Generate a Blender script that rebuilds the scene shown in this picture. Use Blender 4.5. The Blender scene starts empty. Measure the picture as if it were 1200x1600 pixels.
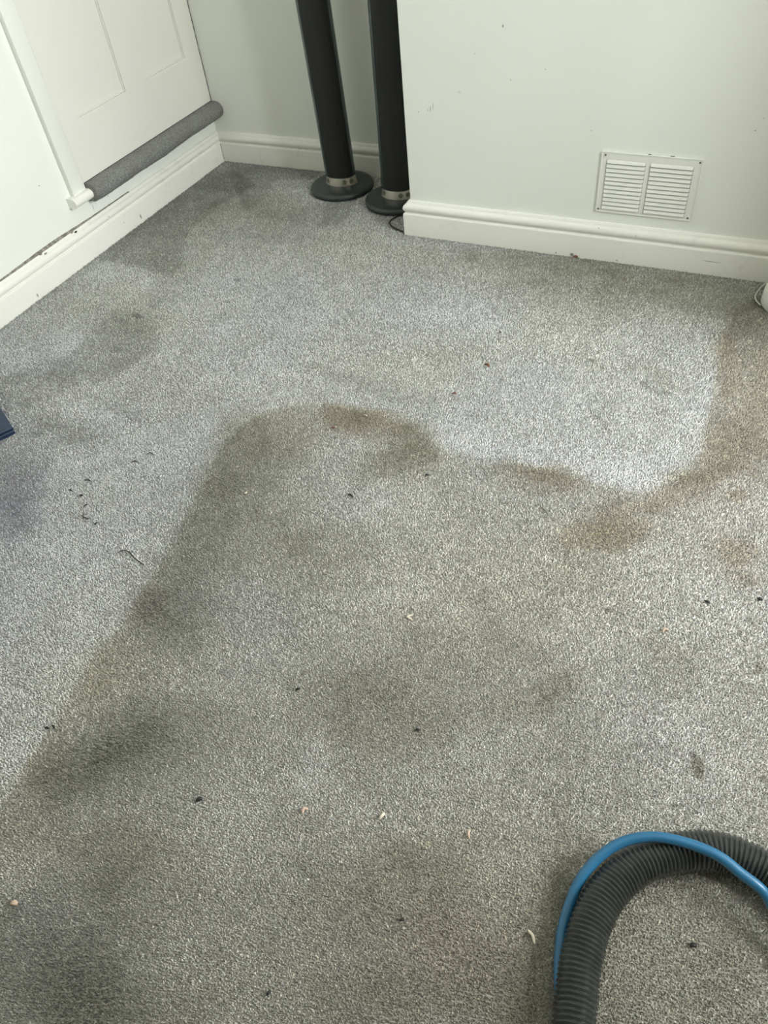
import bpy, bmesh, math, random
import numpy as np
from mathutils import Vector, Matrix

# ------------------------------------------------------------------ camera
sc = bpy.context.scene
PI = math.pi
YAW, PITCH, ROLL = -0.53617, -0.8133, -0.13582
CAM = Vector((1.8769, -2.3323, 1.0841))
FPX = 1166.8
def camera():
    cy, sy, cp, sp = math.cos(YAW), math.sin(YAW), math.cos(PITCH), math.sin(PITCH)
    f = Vector((sy*cp, cy*cp, sp)); r = Vector((cy, -sy, 0)); u = r.cross(f)
    cr, sr = math.cos(ROLL), math.sin(ROLL)
    r2 = cr*r + sr*u; u2 = -sr*r + cr*u
    cd = bpy.data.cameras.new('camera'); cd.sensor_fit = 'VERTICAL'; cd.sensor_height = 32
    cd.lens = FPX*32/1600; cd.clip_start = 0.02
    co = bpy.data.objects.new('camera', cd); sc.collection.objects.link(co)
    co.matrix_world = Matrix(((r2.x, u2.x, -f.x, CAM.x), (r2.y, u2.y, -f.y, CAM.y), (r2.z, u2.z, -f.z, CAM.z), (0, 0, 0, 1)))
    sc.camera = co
camera()
# ------------------------------------------------------------------ world, daylight, exposure
w = bpy.data.worlds.new('sky'); sc.world = w; w.use_nodes = True
w.node_tree.nodes['Background'].inputs[0].default_value = (0.85, 0.92, 1.0, 1)
w.node_tree.nodes['Background'].inputs[1].default_value = 1.0
WX, WY0, WY1, WZ0, WZ1 = 3.05, -1.80, -0.80, 0.70, 1.95      # the window opening in the right wall
def window_light(y0, y1, z0, z1, power, col, x=WX+0.31, rot=(0, PI/2, 0)):
    l = bpy.data.lights.new('daylight', 'AREA'); l.shape = 'RECTANGLE'; l.size = z1-z0; l.size_y = y1-y0
    l.energy = power; l.color = col
    o = bpy.data.objects.new('daylight', l); sc.collection.objects.link(o)
    o.location = (x, (y0+y1)/2, (z0+z1)/2); o.rotation_euler = rot
window_light(WY0, WY1, WZ0, WZ1, 49, (0.955, 0.985, 1.0))
vs = sc.view_settings; vs.view_transform = 'Standard'; vs.look = 'None'; vs.gamma = 1; vs.use_curve_mapping = False
vs.exposure = 1.2
sc.cycles.max_bounces = 8; sc.cycles.diffuse_bounces = 6

# ------------------------------------------------------------------ helpers
def lin(r, g, b):
    f = lambda c: (c/255/12.92 if c/255 <= .04045 else ((c/255+.055)/1.055)**2.4)
    return (f(r), f(g), f(b), 1)
def link(o): sc.collection.objects.link(o); return o
def obj(name, bm, m, parent=None, smooth=True):
    me = bpy.data.meshes.new(name); bmesh.ops.recalc_face_normals(bm, faces=bm.faces); bm.to_mesh(me); bm.free()
    if m: me.materials.append(m)
    if smooth:
        for p in me.polygons: p.use_smooth = True
        try: me.set_sharp_from_angle(angle=math.radians(38))
        except Exception: pass
    o = link(bpy.data.objects.new(name, me))
    if parent: o.parent = parent
    return o
def thing(name, label, cat, loc=(0, 0, 0), rot=(0, 0, 0), group=None):
    o = link(bpy.data.objects.new(name, None)); o.location = loc; o.rotation_euler = rot; o.empty_display_size = .05
    return tag(o, label, cat, group)
def tag(o, label=None, cat=None, group=None, kind=None):
    if label: o['label'] = label
    if cat: o['category'] = cat
    if group: o['group'] = group
    if kind: o['kind'] = kind
    return o
def struct(name, bm, m, parent=None, smooth=False, label=None):
    o = obj(name, bm, m, parent, smooth)
    if not parent: o['kind'] = 'structure'
    if label: o['label'] = label
    return o
def box(bm, x0, x1, y0, y1, z0, z1, bev=0, seg=2):
    vs_ = [bm.verts.new(p) for p in ((x0, y0, z0), (x1, y0, z0), (x1, y1, z0), (x0, y1, z0), (x0, y0, z1), (x1, y0, z1), (x1, y1, z1), (x0, y1, z1))]
    fs = [bm.faces.new([vs_[i] for i in q]) for q in ((0, 3, 2, 1), (4, 5, 6, 7), (0, 1, 5, 4), (1, 2, 6, 5), (2, 3, 7, 6), (3, 0, 4, 7))]
    if bev:
        es = list({e for f in fs for e in f.edges})
        bmesh.ops.bevel(bm, geom=es, offset=bev, segments=seg, affect='EDGES', profile=.5)
    return bm
def B(): return bmesh.new()
def bx(*a, **k): return box(B(), *a, **k)
def loft(bm, rings, close=True, caps=True):
    R = [[bm.verts.new(p) for p in r] for r in rings]; n = len(R[0])
    for a, b in zip(R, R[1:]):
        for i in range(n if close else n-1):
            j = (i+1) % n; bm.faces.new((a[i], a[j], b[j], b[i]))
    if caps and close:
        bm.faces.new(R[0]); bm.faces.new(R[-1])
    return bm
def lathe(prof, n=48, sx=1, sy=1, caps=True):
    return loft(B(), [[(r*sx*math.cos(2*PI*i/n), r*sy*math.sin(2*PI*i/n), z) for i in range(n)] for r, z in prof], caps=caps)
def spline(pts, step):
    P = [Vector(p) for p in pts]; out = []
    Q = [P[0]*2-P[1]]+P+[P[-1]*2-P[-2]]
    for i in range(1, len(Q)-2):
        a, b, c, d = Q[i-1:i+3]
        for k in range(24):
            t = k/24; out.append(.5*((2*b)+(c-a)*t+(2*a-5*b+4*c-d)*t*t+(3*b-a-3*c+d)*t**3))
    out.append(P[-1])
    L = [0.0]
    for a, b in zip(out, out[1:]): L.append(L[-1]+(b-a).length)
    n = max(2, int(L[-1]/step)); res = []; j = 0
    for k in range(n+1):
        s = L[-1]*k/n
        while j < len(L)-2 and L[j+1] < s: j += 1
        t = (s-L[j])/max(1e-9, L[j+1]-L[j]); res.append(out[j].lerp(out[j+1], min(1, t)))
    return res
def tube(bm, pts, rad, n=12, caps=True):
    rings = []; up = Vector((0, 0, 1))
    for i, p in enumerate(pts):
        t = (pts[min(i+1, len(pts)-1)]-pts[max(i-1, 0)]).normalized()
        s = t.cross(up)
        if s.length < 1e-4: s = Vector((1, 0, 0))
        s.normalize(); u = s.cross(t); r = rad(i) if callable(rad) else rad
        rings.append([p+s*(r*math.cos(2*PI*k/n))+u*(r*math.sin(2*PI*k/n)) for k in range(n)])
    return loft(bm, rings, caps=caps)

# ------------------------------------------------------------------ materials
class NT:
    def __init__(s, name):
        s.m = bpy.data.materials.new(name); s.m.use_nodes = True; s.t = s.m.node_tree
        s.b = s.t.nodes['Principled BSDF']
    def n(s, kind, **k):
        x = s.t.nodes.new(kind)
        for a, v in k.items():
            if a.startswith('i_'): x.inputs[int(a[2:])].default_value = v
            else: setattr(x, a, v)
        return x
    def l(s, a, b): s.t.links.new(a, b)
    def noise(s, scale, detail=3, rough=.5, vec=None):
        x = s.n('ShaderNodeTexNoise'); x.inputs['Scale'].default_value = scale; x.inputs['Detail'].default_value = detail; x.inputs['Roughness'].default_value = rough
        s.l(vec or s.co(), x.inputs['Vector']); return x.outputs['Fac']
    def co(s):
        if not hasattr(s, '_co'): s._co = s.n('ShaderNodeTexCoord').outputs['Object']
        return s._co
    def ramp(s, fac, a, b, c0=(0, 0, 0, 1), c1=(1, 1, 1, 1)):
        x = s.n('ShaderNodeValToRGB'); e = x.color_ramp.elements; e[0].position = a; e[1].position = b; e[0].color = c0; e[1].color = c1
        s.l(fac, x.inputs[0]); return x.outputs[0]
    def mix(s, fac, a, b, blend='MIX'):
        x = s.n('ShaderNodeMix', data_type='RGBA', blend_type=blend)
        for v, i in ((fac, 0), (a, 6), (b, 7)):
            if hasattr(v, 'is_linked'): s.l(v, x.inputs[i])
            else: x.inputs[i].default_value = v
        return x.outputs[2]
    def bump(s, h, strength, dist):
        x = s.n('ShaderNodeBump'); x.inputs['Strength'].default_value = strength; x.inputs['Distance'].default_value = dist
        s.l(h, x.inputs['Height']); s.l(x.outputs[0], s.b.inputs['Normal'])
def plain(name, col, rough=.5, metal=0, spec=.5, noise=None, coat=0):
    k = NT(name); k.b.inputs['Roughness'].default_value = rough; k.b.inputs['Metallic'].default_value = metal
    k.b.inputs['Specular IOR Level'].default_value = spec; k.b.inputs['Coat Weight'].default_value = coat
    if noise:
        sc_, amt = noise
        f = k.noise(sc_, 4)
        c1 = tuple(min(1, c*(1-amt)) for c in col[:3])+(1,)
        k.l(k.mix(k.ramp(f, .35, .65), col, c1), k.b.inputs['Base Color'])
    else: k.b.inputs['Base Color'].default_value = col
    return k.m
def painted(name, col, rough, marks=(), grime=0.0, grime_col=(.25, .22, .15, 1), speck=0.0, bump=.0004):
    """white paint: faint mottling, fine roller relief, worn specks, and single marks (x, y, z, rx, ry, rz, strength)"""
    k = NT(name); k.b.inputs['Roughness'].default_value = rough; k.b.inputs['Specular IOR Level'].default_value = .35
    c = k.mix(k.ramp(k.noise(1.7, 3), .3, .7), col, tuple(v*.965 for v in col[:3])+(1,))
    if grime:
        g = k.ramp(k.noise(9, 6, .7), .52, .75); g2 = k.ramp(k.noise(45, 5, .65), .5, .68)
        x = k.n('ShaderNodeMath', operation='MULTIPLY'); k.l(g, x.inputs[0]); k.l(g2, x.inputs[1])
        y = k.n('ShaderNodeMath', operation='MULTIPLY', i_1=grime); k.l(x.outputs[0], y.inputs[0])
        c = k.mix(y.outputs[0], c, grime_col)
    if speck:
        v = k.n('ShaderNodeTexVoronoi'); v.inputs['Scale'].default_value = speck; k.l(k.co(), v.inputs['Vector'])
        s_ = k.ramp(v.outputs['Distance'], .035, .06, (1, 1, 1, 1), (0, 0, 0, 1))
        gt = k.ramp(k.noise(6, 2), .5, .62)
        x = k.n('ShaderNodeMath', operation='MULTIPLY'); k.l(s_, x.inputs[0]); k.l(gt, x.inputs[1])
        c = k.mix(x.outputs[0], c, (.10, .09, .07, 1))
    for (px, py, pz, rx, ry, rz, st) in marks:
        a = k.n('ShaderNodeVectorMath', operation='SUBTRACT'); k.l(k.co(), a.inputs[0]); a.inputs[1].default_value = (px, py, pz)
        b = k.n('ShaderNodeVectorMath', operation='DIVIDE'); k.l(a.outputs[0], b.inputs[0]); b.inputs[1].default_value = (rx, ry, rz)
        d = k.n('ShaderNodeVectorMath', operation='LENGTH'); k.l(b.outputs[0], d.inputs[0])
        r = k.ramp(d.outputs['Value'], .5, 1.0, (st, st, st, 1), (0, 0, 0, 1))
        c = k.mix(r, c, (.16, .15, .13, 1))
    k.l(c, k.b.inputs['Base Color'])
    if bump: k.bump(k.noise(260, 2), .35, bump)
    return k.m
WHITE = lin(235, 238, 230)
M_wall = painted('wall_paint', WHITE, .75, marks=[
    (1.214, -.357, .551, .0022, .02, .004, .9), (1.009, -.357, .351, .0012, .02, .004, .6), (1.016, -.357, .355, .0013, .02, .009, .8), (1.024, -.357, .362, .001, .02, .011, .7),
    (.981, -.357, .345, .002, .02, .002, .6), (1.824, -.357, .355, .002, .02, .002, .8), (1.835, -.357, .382, .0015, .02, .0015, .7), (1.324, -.357, .462, .003, .02, .002, .35),
    (1.237, -.357, .435, .003, .02, .003, .3), (1.143, -.357, .49, .0015, .02, .003, .4), (0, -.842, .258, .02, .004, .0022, .6),
    (0, -.683, .122, .02, .0012, .012, .7), (0, -.668, .128, .02, .0008, .010, .4), (0, -.61, .125, .02, .003, .003, .4), (1.10, -.357, .40, .006, .02, .004, .15), (1.45, -.357, .33, .002, .02, .002, .5)])
M_door = painted('door_paint', lin(226, 226, 216), .45, bump=.0003)
M_casing = painted('architrave_paint', lin(236, 237, 230), .42, bump=.0002)
M_trim = painted('gloss_trim_paint', lin(238, 238, 229), .38, grime=.3, speck=70, bump=.0002, marks=[
    (.02, -.653, .08, .03, .002, .002, .9), (.02, -.60, .035, .03, .002, .002, .9), (.02, -.52, .018, .03, .004, .010, .8),
    (.02, -1.02, .012, .03, .004, .007, .7), (1.435, -.37, .004, .007, .03, .006, .9), (1.39, -.37, .003, .003, .03, .003, .8),
    (1.80, -.37, .035, .03, .03, .0012, .7), (1.60, -.37, .08, .002, .03, .002, .7), (1.50, -.37, .088, .002, .03, .0015, .7), (1.56, -.37, .004, .004, .03, .003, .6)])
M_far = plain('far_wall_paint', lin(120, 110, 94), .8)  # unseen wall, coloured dark to cut bounced light on the chimney
M_side = plain('side_wall_paint', lin(176, 168, 148), .8)  # unseen wall, colour dimmed and warmed to lower the fill light
M_ceiling = plain('ceiling_paint', lin(238, 238, 234), .8)
M_crack = plain('grimy_gap', lin(158, 153, 142), .9, noise=(90, .55))
M_dark = plain('dark_gap', lin(38, 36, 32), .9)
M_vent = plain('vent_plastic', lin(232, 234, 226), .4, noise=(8, .05))
M_ventback = plain('vent_shadow_liner', lin(120, 118, 105), .9)
M_screw = plain('screw_metal', lin(120, 118, 112), .4, metal=.8)
M_gloss = plain('speaker_gloss', lin(66, 80, 77), .25, spec=.6, noise=(5, .1))
M_cloth = plain('speaker_cloth', lin(30, 32, 31), .75)
M_base = plain('speaker_base_plastic', lin(50, 57, 56), .38, noise=(20, .1))
M_chrome = plain('brushed_silver', lin(205, 200, 188), .35, metal=.85)
M_hose = plain('hose_rubber', lin(58, 63, 60), .26, spec=.8, noise=(30, .25))
M_blue = plain('blue_tube_plastic', lin(40, 104, 142), .36, spec=.55, noise=(14, .12))
M_wire = plain('black_cable', lin(28, 28, 27), .5)
M_navy = plain('navy_plastic', lin(26, 46, 72), .4, noise=(30, .15))
M_whiteplastic = plain('white_plastic', lin(226, 225, 216), .35)
M_whitecable = plain('white_cable', lin(205, 204, 192), .5)
M_frame = plain('window_paint', lin(235, 235, 230), .4)

# ------------------------------------------------------------------ setting
XC, DC, XE, HB, ZF = .938, .357, 2.35, .0998, -.0036
H, YB = 2.4, -4.3
struct('floor', bx(-.1, WX+.35, YB-.1, .1, ZF-.1, ZF), plain('carpet_backing', lin(150, 147, 138), .95, noise=(400, .4)))
struct('ceiling', bx(-.1, WX+.35, YB-.1, .1, H, H+.1), M_ceiling)
struct('wall_left', bx(-.1, 0, YB-.1, .1, ZF, H), M_wall)
struct('wall_back', bx(0, WX+.1, 0, .1, ZF, H), M_wall)
struct('wall_chimney', bx(XC, XE, -DC, 0, ZF, H, bev=.002), M_wall)
struct('wall_front', bx(0, WX+.1, YB-.1, YB, ZF, H), M_far)
bm = B()
box(bm, WX, WX+.30, YB, WY0, ZF, H); box(bm, WX, WX+.30, WY1, 0, ZF, H); box(bm, WX, WX+.30, WY0, WY1, ZF, WZ0); box(bm, WX, WX+.30, WY0, WY1, WZ1, H)
box(bm, 2.35, WX, -.80, -DC, ZF, H); box(bm, XE, WX, -DC, 0, ZF, H)  # added unseen wall return, keeps window light off the chimney's right end
struct('wall_right', bm, M_side)
wn = tag(thing('window_1', 'white casement window in the right wall', 'window', (WX, 0, 0)), kind='structure')
bm = B(); box(bm, .22, .28, WY0, WY0+.05, WZ0, WZ1); box(bm, .22, .28, WY1-.05, WY1, WZ0, WZ1); box(bm, .22, .28, WY0, WY1, WZ0, WZ0+.05); box(bm, .22, .28, WY0, WY1, WZ1-.05, WZ1); box(bm, .23, .27, (WY0+WY1)/2-.02, (WY0+WY1)/2+.02, WZ0, WZ1)
obj('window_frame', bm, M_frame, wn, False)
obj('window_sill', bx(-.08, .03, WY0-.05, WY1+.05, WZ0-.03, WZ0, bev=.006), M_frame, wn, False)

# skirting boards: torus profile swept round the corners with mitres; (t outward, z)
PROF = [(0, HB), (.004, HB), (.0055, HB-.0012), (.0075, HB-.0052), (.0085, HB-.008), (.0125, HB-.0095), (.0160, HB-.0130), (.0178, HB-.0180), (.0178, HB-.0230), (.0160, HB-.0280),
        (.0125, HB-.0312), (.0108, HB-.0325), (.0108, HB-.0345), (.0160, HB-.0355), (.0178, HB-.0375), (.018, HB-.04), (.018, ZF), (0, ZF)]
PATH = [((0, YB), 'baseboard_left'), ((0, 0), 'baseboard_back'), ((XC, 0), 'baseboard_chimney_side'), ((XC, -DC), 'baseboard_chimney'), ((XE, -DC), None)]
def offs(i, t):
    P = [Vector(p[0]) for p in PATH]
    nr = lambda a, b: Vector(((b-a).y, -(b-a).x)).normalized()
    ns = []
    if i > 0: ns.append(nr(P[i-1], P[i]))
    if i < len(P)-1: ns.append(nr(P[i], P[i+1]))
    if len(ns) == 1: return P[i]+ns[0]*t
    return P[i]+(ns[0]+ns[1])*(t/(1+ns[0].dot(ns[1])))
rs = random.Random(4)
boards = {}
for i in range(len(PATH)-1):
    bm = B(); A = PATH[i][0]; Bp = PATH[i+1][0]; L = (Vector(A)-Vector(Bp)).length; n = max(1, int(L/.06))
    rings = []
    for k in range(n+1):
        r = []
        for t, z in PROF:
            a, b = offs(i, t), offs(i+1, t); p = a.lerp(b, k/n)
            r.append((p.x, p.y, z))
        rings.append(r)
    boards[PATH[i][1]] = struct(PATH[i][1], loft(bm, rings), M_trim, smooth=True)
# the cracked, dirty caulk line on top of the left board, with chips at its knots
bm = B(); rings = []
for k in range(61):
    y = -1.45+k*.0155
    w_ = .0015+.0065*math.exp(-((y+.90)/.16)**2)+rs.uniform(-.0003, .0005)
    rings.append([(-.0005, y, HB-.001), (.0045, y, HB-.001), (.0042, y, HB+.0008), (.0006, y, HB+w_), (-.0005, y, HB+w_)])
tag(obj('cracked_caulk', loft(bm, rings), M_crack, boards['baseboard_left']), 'dirty grey cracked caulk line')
def blob(c, r, s=1, flat=(1, 1, 1)):
    bm = B(); bmesh.ops.create_icosphere(bm, subdivisions=2, radius=1); rr = random.Random(s)
    for v in bm.verts:
        v.co = Vector(c)+Vector([v.co[i]*r*flat[i]*(1+rr.uniform(-.25, .25)) for i in range(3)])
    return bm
for k, c in enumerate(((.0075, -.79, .0945), (.006, -.802, .099), (.008, -.925, .094), (.006, -.94, .099))):
    obj('chip', blob(c, .0035, k, (.6, 1.6, .8)), M_dark if k == 0 else M_crack, boards['baseboard_left'])
# dark open joint in the corner of the two boards
bm = B(); tube(bm, [Vector((.0186+.0006*math.sin(k*2.1), -.0186+.0005*math.cos(k*1.7), ZF+.008+k*.0062)) for k in range(10)], .0007, 6)
obj('open_joint', bm, M_dark, boards['baseboard_left'])
obj('chip', blob((.0155, -.018, .079), .002, 9), M_dark, boards['baseboard_left'])

# ------------------------------------------------------------------ door in the left wall, over a carpeted step
dr = tag(link(bpy.data.objects.new('door_1', None)), 'low white panelled door above a carpeted step in the left corner', None, kind='structure')
ZD, Y0, Y1, T = .2035, -.694, -.004, 1.95
bm = B()
ST = [(Y0, -.619, ZD, T), (-.085, Y1, ZD, T), (-.40, -.31, .3665, T)]       # stiles and muntin
box(bm, -.002, .0115, Y0, -.619, ZD, T); box(bm, -.002, .0115, -.085, Y1, ZD, T); box(bm, -.002, .0115, -.401, -.308, .3635, 1.80)
box(bm, -.002, .0115, -.619, -.085, ZD, .3635); box(bm, -.002, .0115, -.619, -.085, 1.80, T)
obj('door_frame', bm, M_door, dr, False)
for a, b in ((-.619, -.401), (-.308, -.085)):
    obj('door_panel', bx(-.002, .003, a, b, .3635, 1.80), M_door, dr, False)
    bm = B()
    for (p, q, r_, s_) in ((a, a+.0035, .3635, 1.8), (b-.0035, b, .3635, 1.8), (a, b, .3635, .367)):
        box(bm, .003, .0075, p, q, r_, s_, bev=.001, seg=1)
    obj('panel_moulding', bm, M_door, dr, False)
bm = B(); tube(bm, [Vector((.0118, Y1+.0015+.0012*math.sin(k*1.3)*(1 if k > 18 else .2), ZD+k*.02)) for k in range(40)], lambda i: .0009 if i < 16 else .0016, 6)
obj('gap', bm, M_dark, dr)
obj('gap', bx(0, .0118, Y0, Y1, ZD-.0022, ZD), M_dark, dr, False)
# architrave with its flat face and back edge
bm = B()
box(bm, 0, .017, -.751, -.698, .183, 2.02, bev=.002); box(bm, 0, .017, -.751, 0, 1.97, 2.02, bev=.002)
struct('trim_1', bm, M_casing, smooth=True)
# step nosing: white painted end below the architrave, carpet wrapped over the rest
def nose(y0, y1, zc, r, xo, n=1, wob=0, seed=0, extra=None):
    rr = random.Random(seed); rings = []
    for k in range(n+1):
        y = y0+(y1-y0)*k/n; w1 = rr.uniform(-wob, wob); low = extra(y) if extra else 0
        ring = [(0, y, zc-r+low)]+[(xo-r+r*math.cos(a)+w1*.5, y, zc+r*math.sin(a)*(1 if math.sin(a) > 0 else 1-low/r)+w1) for a in [(-PI/2)+PI*j/12 for j in range(13)]]+[(0, y, zc+r)]
        rings.append(ring)
    return loft(B(), rings)
st = tag(link(bpy.data.objects.new('step_nosing', None)), 'white painted end of the wooden step nosing under the door architrave', 'step')
obj('nosing', nose(-.772, 0, .1735, .0145, .036), M_trim, st)
kc = NT('step_carpet'); kc.b.inputs['Roughness'].default_value = .95; kc.b.inputs['Specular IOR Level'].default_value = .1
c = kc.mix(kc.ramp(kc.noise(420, 3, .7), .36, .64), lin(96, 98, 95), lin(196, 198, 192))
c = kc.mix(kc.ramp(kc.noise(14, 3), .4, .7), c, lin(120, 108, 104), 'MULTIPLY') if False else kc.mix(kc.ramp(kc.noise(11, 3), .42, .9), c, lin(140, 138, 132))
kc.l(c, kc.b.inputs['Base Color']); kc.bump(kc.noise(420, 3, .7), 1, .006)
low = lambda y: -.003*max(0, math.sin((y+.72)/.6*PI))+.0012*math.sin(y*23)+.0006*math.sin(y*61)
ca = nose(-.694, -.001, .1750, .0268, .054, 150, .0009, 3, low)
bmesh.ops.subdivide_edges(ca, edges=[e for e in ca.edges if e.calc_length() > .008][:0], cuts=1)
tag(obj('carpet_cover', ca, kc.m, st), 'grey carpet wrapped over the step nosing')
obj('carpet_edge', loft(B(), [[(.0+.012*math.cos(a)*.0+.004+.03*j, 0, 0) for j, a in ((0, 0), (1, 0), (0, 1))] for _ in range(0)]) if False else bx(.0, .012, -.60, -.42, .1505, .1535, bev=.001), M_trim, st, False)

# ------------------------------------------------------------------ vent grille
vx0, vx1, vz0, vz1, vy = 1.484, 1.727, .1293, .2822, -DC
vt = thing('vent_grille', 'white louvred vent plate screwed to the chimney breast above the skirting', 'vent', (vx0, vy, vz0))
W_, H_ = vx1-vx0, vz1-vz0
c1, c2, c3, c4 = W_*.055, W_*.455, W_*.50, W_*.925
z1_, z2_ = H_*.045, H_*.885
bm = B()
for (a, b, c, d) in ((0, W_, 0, z1_), (0, W_, z2_, H_), (0, c1, z1_, z2_), (c2, c3, z1_, z2_), (c4, W_, z1_, z2_)):
    box(bm, a, b, -.0035, 0, c, d)
bmesh.ops.remove_doubles(bm, verts=bm.verts, dist=1e-6)
obj('plate', bm, M_vent, vt, False)
bm = B()
for (a, b, c, d) in ((-.001, W_+.001, -.001, .0015), (-.001, W_+.001, H_-.0015, H_+.001), (-.001, .0015, 0, H_), (W_-.0015, W_+.001, 0, H_)): box(bm, a, b, -.0048, 0, c, d, bev=.0006, seg=1)
obj('rim', bm, M_vent, vt)
obj('backing', bx(c1, c4, -.0006, 0, z1_, z2_), M_ventback, vt, False)
pt = (z2_-z1_)/12
def slat_bm(w):
    bm = B()
    rings = []
    for x, s in ((0, .0), (.0015, 1), (w-.0015, 1), (w, .0)):
        d = .0042*s
        rings.append([(x, -.0035, pt*.98), (x, -.0035-d*.55, pt*.75), (x, -.0035-d, pt*.36), (x, -.0035-d*1.02, pt*.24), (x, -.0028-d*.8, pt*.22), (x, -.0030-d*.3, pt*.55), (x, -.0022, pt*.9)])
    return loft(bm, rings)
s0 = None
for col_x, wd in ((c1+.0006, c2-c1-.0012), (c3+.0006, c4-c3-.0012)):
    first = obj('slat', slat_bm(wd), M_vent, vt)
    for k in range(12):
        o = first if k == 0 else first.copy()
        if k: link(o); o.parent = vt
        o.location = (col_x, 0, z1_+k*pt)
for sx, sz in ((.006, .0065), (W_-.009, .0065), (.009, H_-.007), (W_-.0065, H_-.007)):
    bm = lathe([(.0001, .0018), (.0012, .0017), (.0024, .0008), (.0026, 0)], 14)
    box(bm, -.0019, .0019, -.00025, .00025, .0012, .0021)
    o = obj('screw', bm, M_screw, vt); o.rotation_euler = (PI/2, .4, 0); o.location = (sx, -.0034, sz)
obj('paint_crack', bx(W_*.46, W_*.49, -.001, .0, H_+.001, H_+.0022), M_dark, vt, False)
obj('paint_crack', bx(W_*.68, W_*.72, -.001, .0, H_+.001, H_+.0022), M_dark, vt, False)

# ------------------------------------------------------------------ tower speakers
def tower(x, y, rz, tx, ty, label):
    t = thing('tower_speaker', label, 'speaker', (x, y, -.002), (0, 0, rz), 'slim tower speakers in the alcove')
    # base: low domed disc
    obj('base', lathe([(.04, 0), (.101, .0), (.106, .003), (.108, .009), (.107, .0145), (.103, .0185), (.095, .0205), (.075, .0215), (.05, .022)], 72), M_base, t)
    a, b = .0515, .036
    def ell(r, z, off=0): return [(r*a*math.cos(2*PI*i/64), r*b*math.sin(2*PI*i/64), z) for i in range(64)]
    nk = obj('neck', loft(B(), [ell(1.0, .0215), ell(1.08, .0225), ell(1.07, .026), ell(.99, .045), ell(.97, .05)]), M_chrome, t)
    for ang in (-2.35, -1.05, -.55):
        o = obj('screw_recess', lathe([(.0001, 0), (.006, 0), (.0072, .0012), (.0076, .0012)], 18), M_ventback, nk)
        o.location = (a*1.035*math.cos(ang), b*1.035*math.sin(ang), .036); o.rotation_euler = Vector((math.cos(ang)/a, math.sin(ang)/b, 0)).to_track_quat('Z', 'Y').to_euler()
    body = link(bpy.data.objects.new('body', None))
    bpy.data.objects.remove(body)
    n = 72; zs = [.048, .0495, .052]+[.052+.9*k/6 for k in range(1, 7)]+[.955, .957]
    sc_ = [.93, .98, 1]+[1]*6+[.98, .9]
    def prof(r, s=2.3):
        out = []
        for i in range(n):
            q = 2*PI*i/n; cx, sy = math.cos(q), math.sin(q)
            out.append((r*a*math.copysign(abs(cx)**(2/s), cx), r*b*1.05*math.copysign(abs(sy)**(2/s), sy)))
        return out
    lean = lambda z: (math.tan(tx)*(z-.048), math.tan(ty)*(z-.048))
    bm = loft(B(), [[(px+lean(z)[0], py+lean(z)[1], z) for px, py in prof(r)] for z, r in zip(zs, sc_)])
    bd = obj('cabinet', bm, M_gloss, t)
    bm = B(); rings = []
    i0, i1 = int(n*.66), int(n*.975)
    for z in [.053]+[.053+.9*k/6 for k in range(1, 7)]:
        L = lean(z); o_ = prof(1.022); q_ = prof(.995)
        rings.append([(o_[i][0]+L[0], o_[i][1]+L[1], z) for i in range(i0, i1)]+[(q_[i][0]+L[0], q_[i][1]+L[1], z) for i in range(i1-1, i0-1, -1)])
    obj('grille', loft(bm, rings), M_cloth, bd)
    return t
tower(.578, -.128, .08, -.030, 0, 'slim black tower speaker standing alone nearest the door corner')
tower(.808, -.174, .0, .022, 0, 'slim black tower speaker half hidden by the chimney breast edge')
cb = tube(B(), spline([(.868, -.262, .004), (.853, -.283, .003), (.843, -.304, .002), (.846, -.325, .002), (.862, -.343, .002), (.885, -.357, .002), (.912, -.366, .002), (.9175, -.385, .002)][:7], .004), .0022, 8)
tag(obj('speaker_cable', cb, M_wire), 'thin black cable looping on the carpet beside the chimney breast corner', 'cable')
cb = tube(B(), spline([(.913, -.29, .004), (.905, -.305, .004), (.903, -.325, .004), (.912, -.338, .004)], .003), .003, 8)
tag(obj('cable_end', cb, M_whitecable), 'short grey cable end tucked against the chimney skirting', 'cable')

# ------------------------------------------------------------------ white canister at the right edge, navy case at the left edge
ca_ = thing('plastic_canister', 'white round plastic canister at the right edge by the skirting', 'canister', (2.005, -.468, -.002))
obj('body', lathe([(.06, 0), (.066, .002), (.068, .006), (.0675, .03), (.0655, .042), (.060, .05), (.04, .054), (.005, .0555)], 56), M_whiteplastic, ca_)
obj('lid', lathe([(.048, .0525), (.050, .054), (.050, .060), (.046, .063), (.01, .0645), (.002, .0645)], 48), M_whitecable, ca_)
lp = spline([(1.955, -.39, .012), (1.938, -.405, .010), (1.9275, -.43, .007), (1.9235, -.458, .005), (1.928, -.48, .005), (1.940, -.497, .004)], .004)
tag(obj('white_cable', tube(B(), lp, .0016, 8), M_whitecable), 'thin pale cable bowed beside the white round canister', 'cable')
nv = thing('plastic_case', 'navy blue plastic case whose corner shows at the left edge', 'case', (.4135, -1.5215, -.002), (0, 0, math.radians(152)))
obj('body', bx(0, .30, 0, .24, 0, .0125, bev=.003, seg=3), M_navy, nv)
obj('lid', bx(-.001, .301, -.001, .241, .0135, .0225, bev=.003, seg=3), M_navy, nv)
obj('handle', tube(B(), spline([(.302, .07, .011), (.322, .07, .011), (.33, .08, .011), (.33, .16, .011), (.322, .17, .011), (.302, .17, .011)], .004), .004, 10), M_wire, nv)

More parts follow.
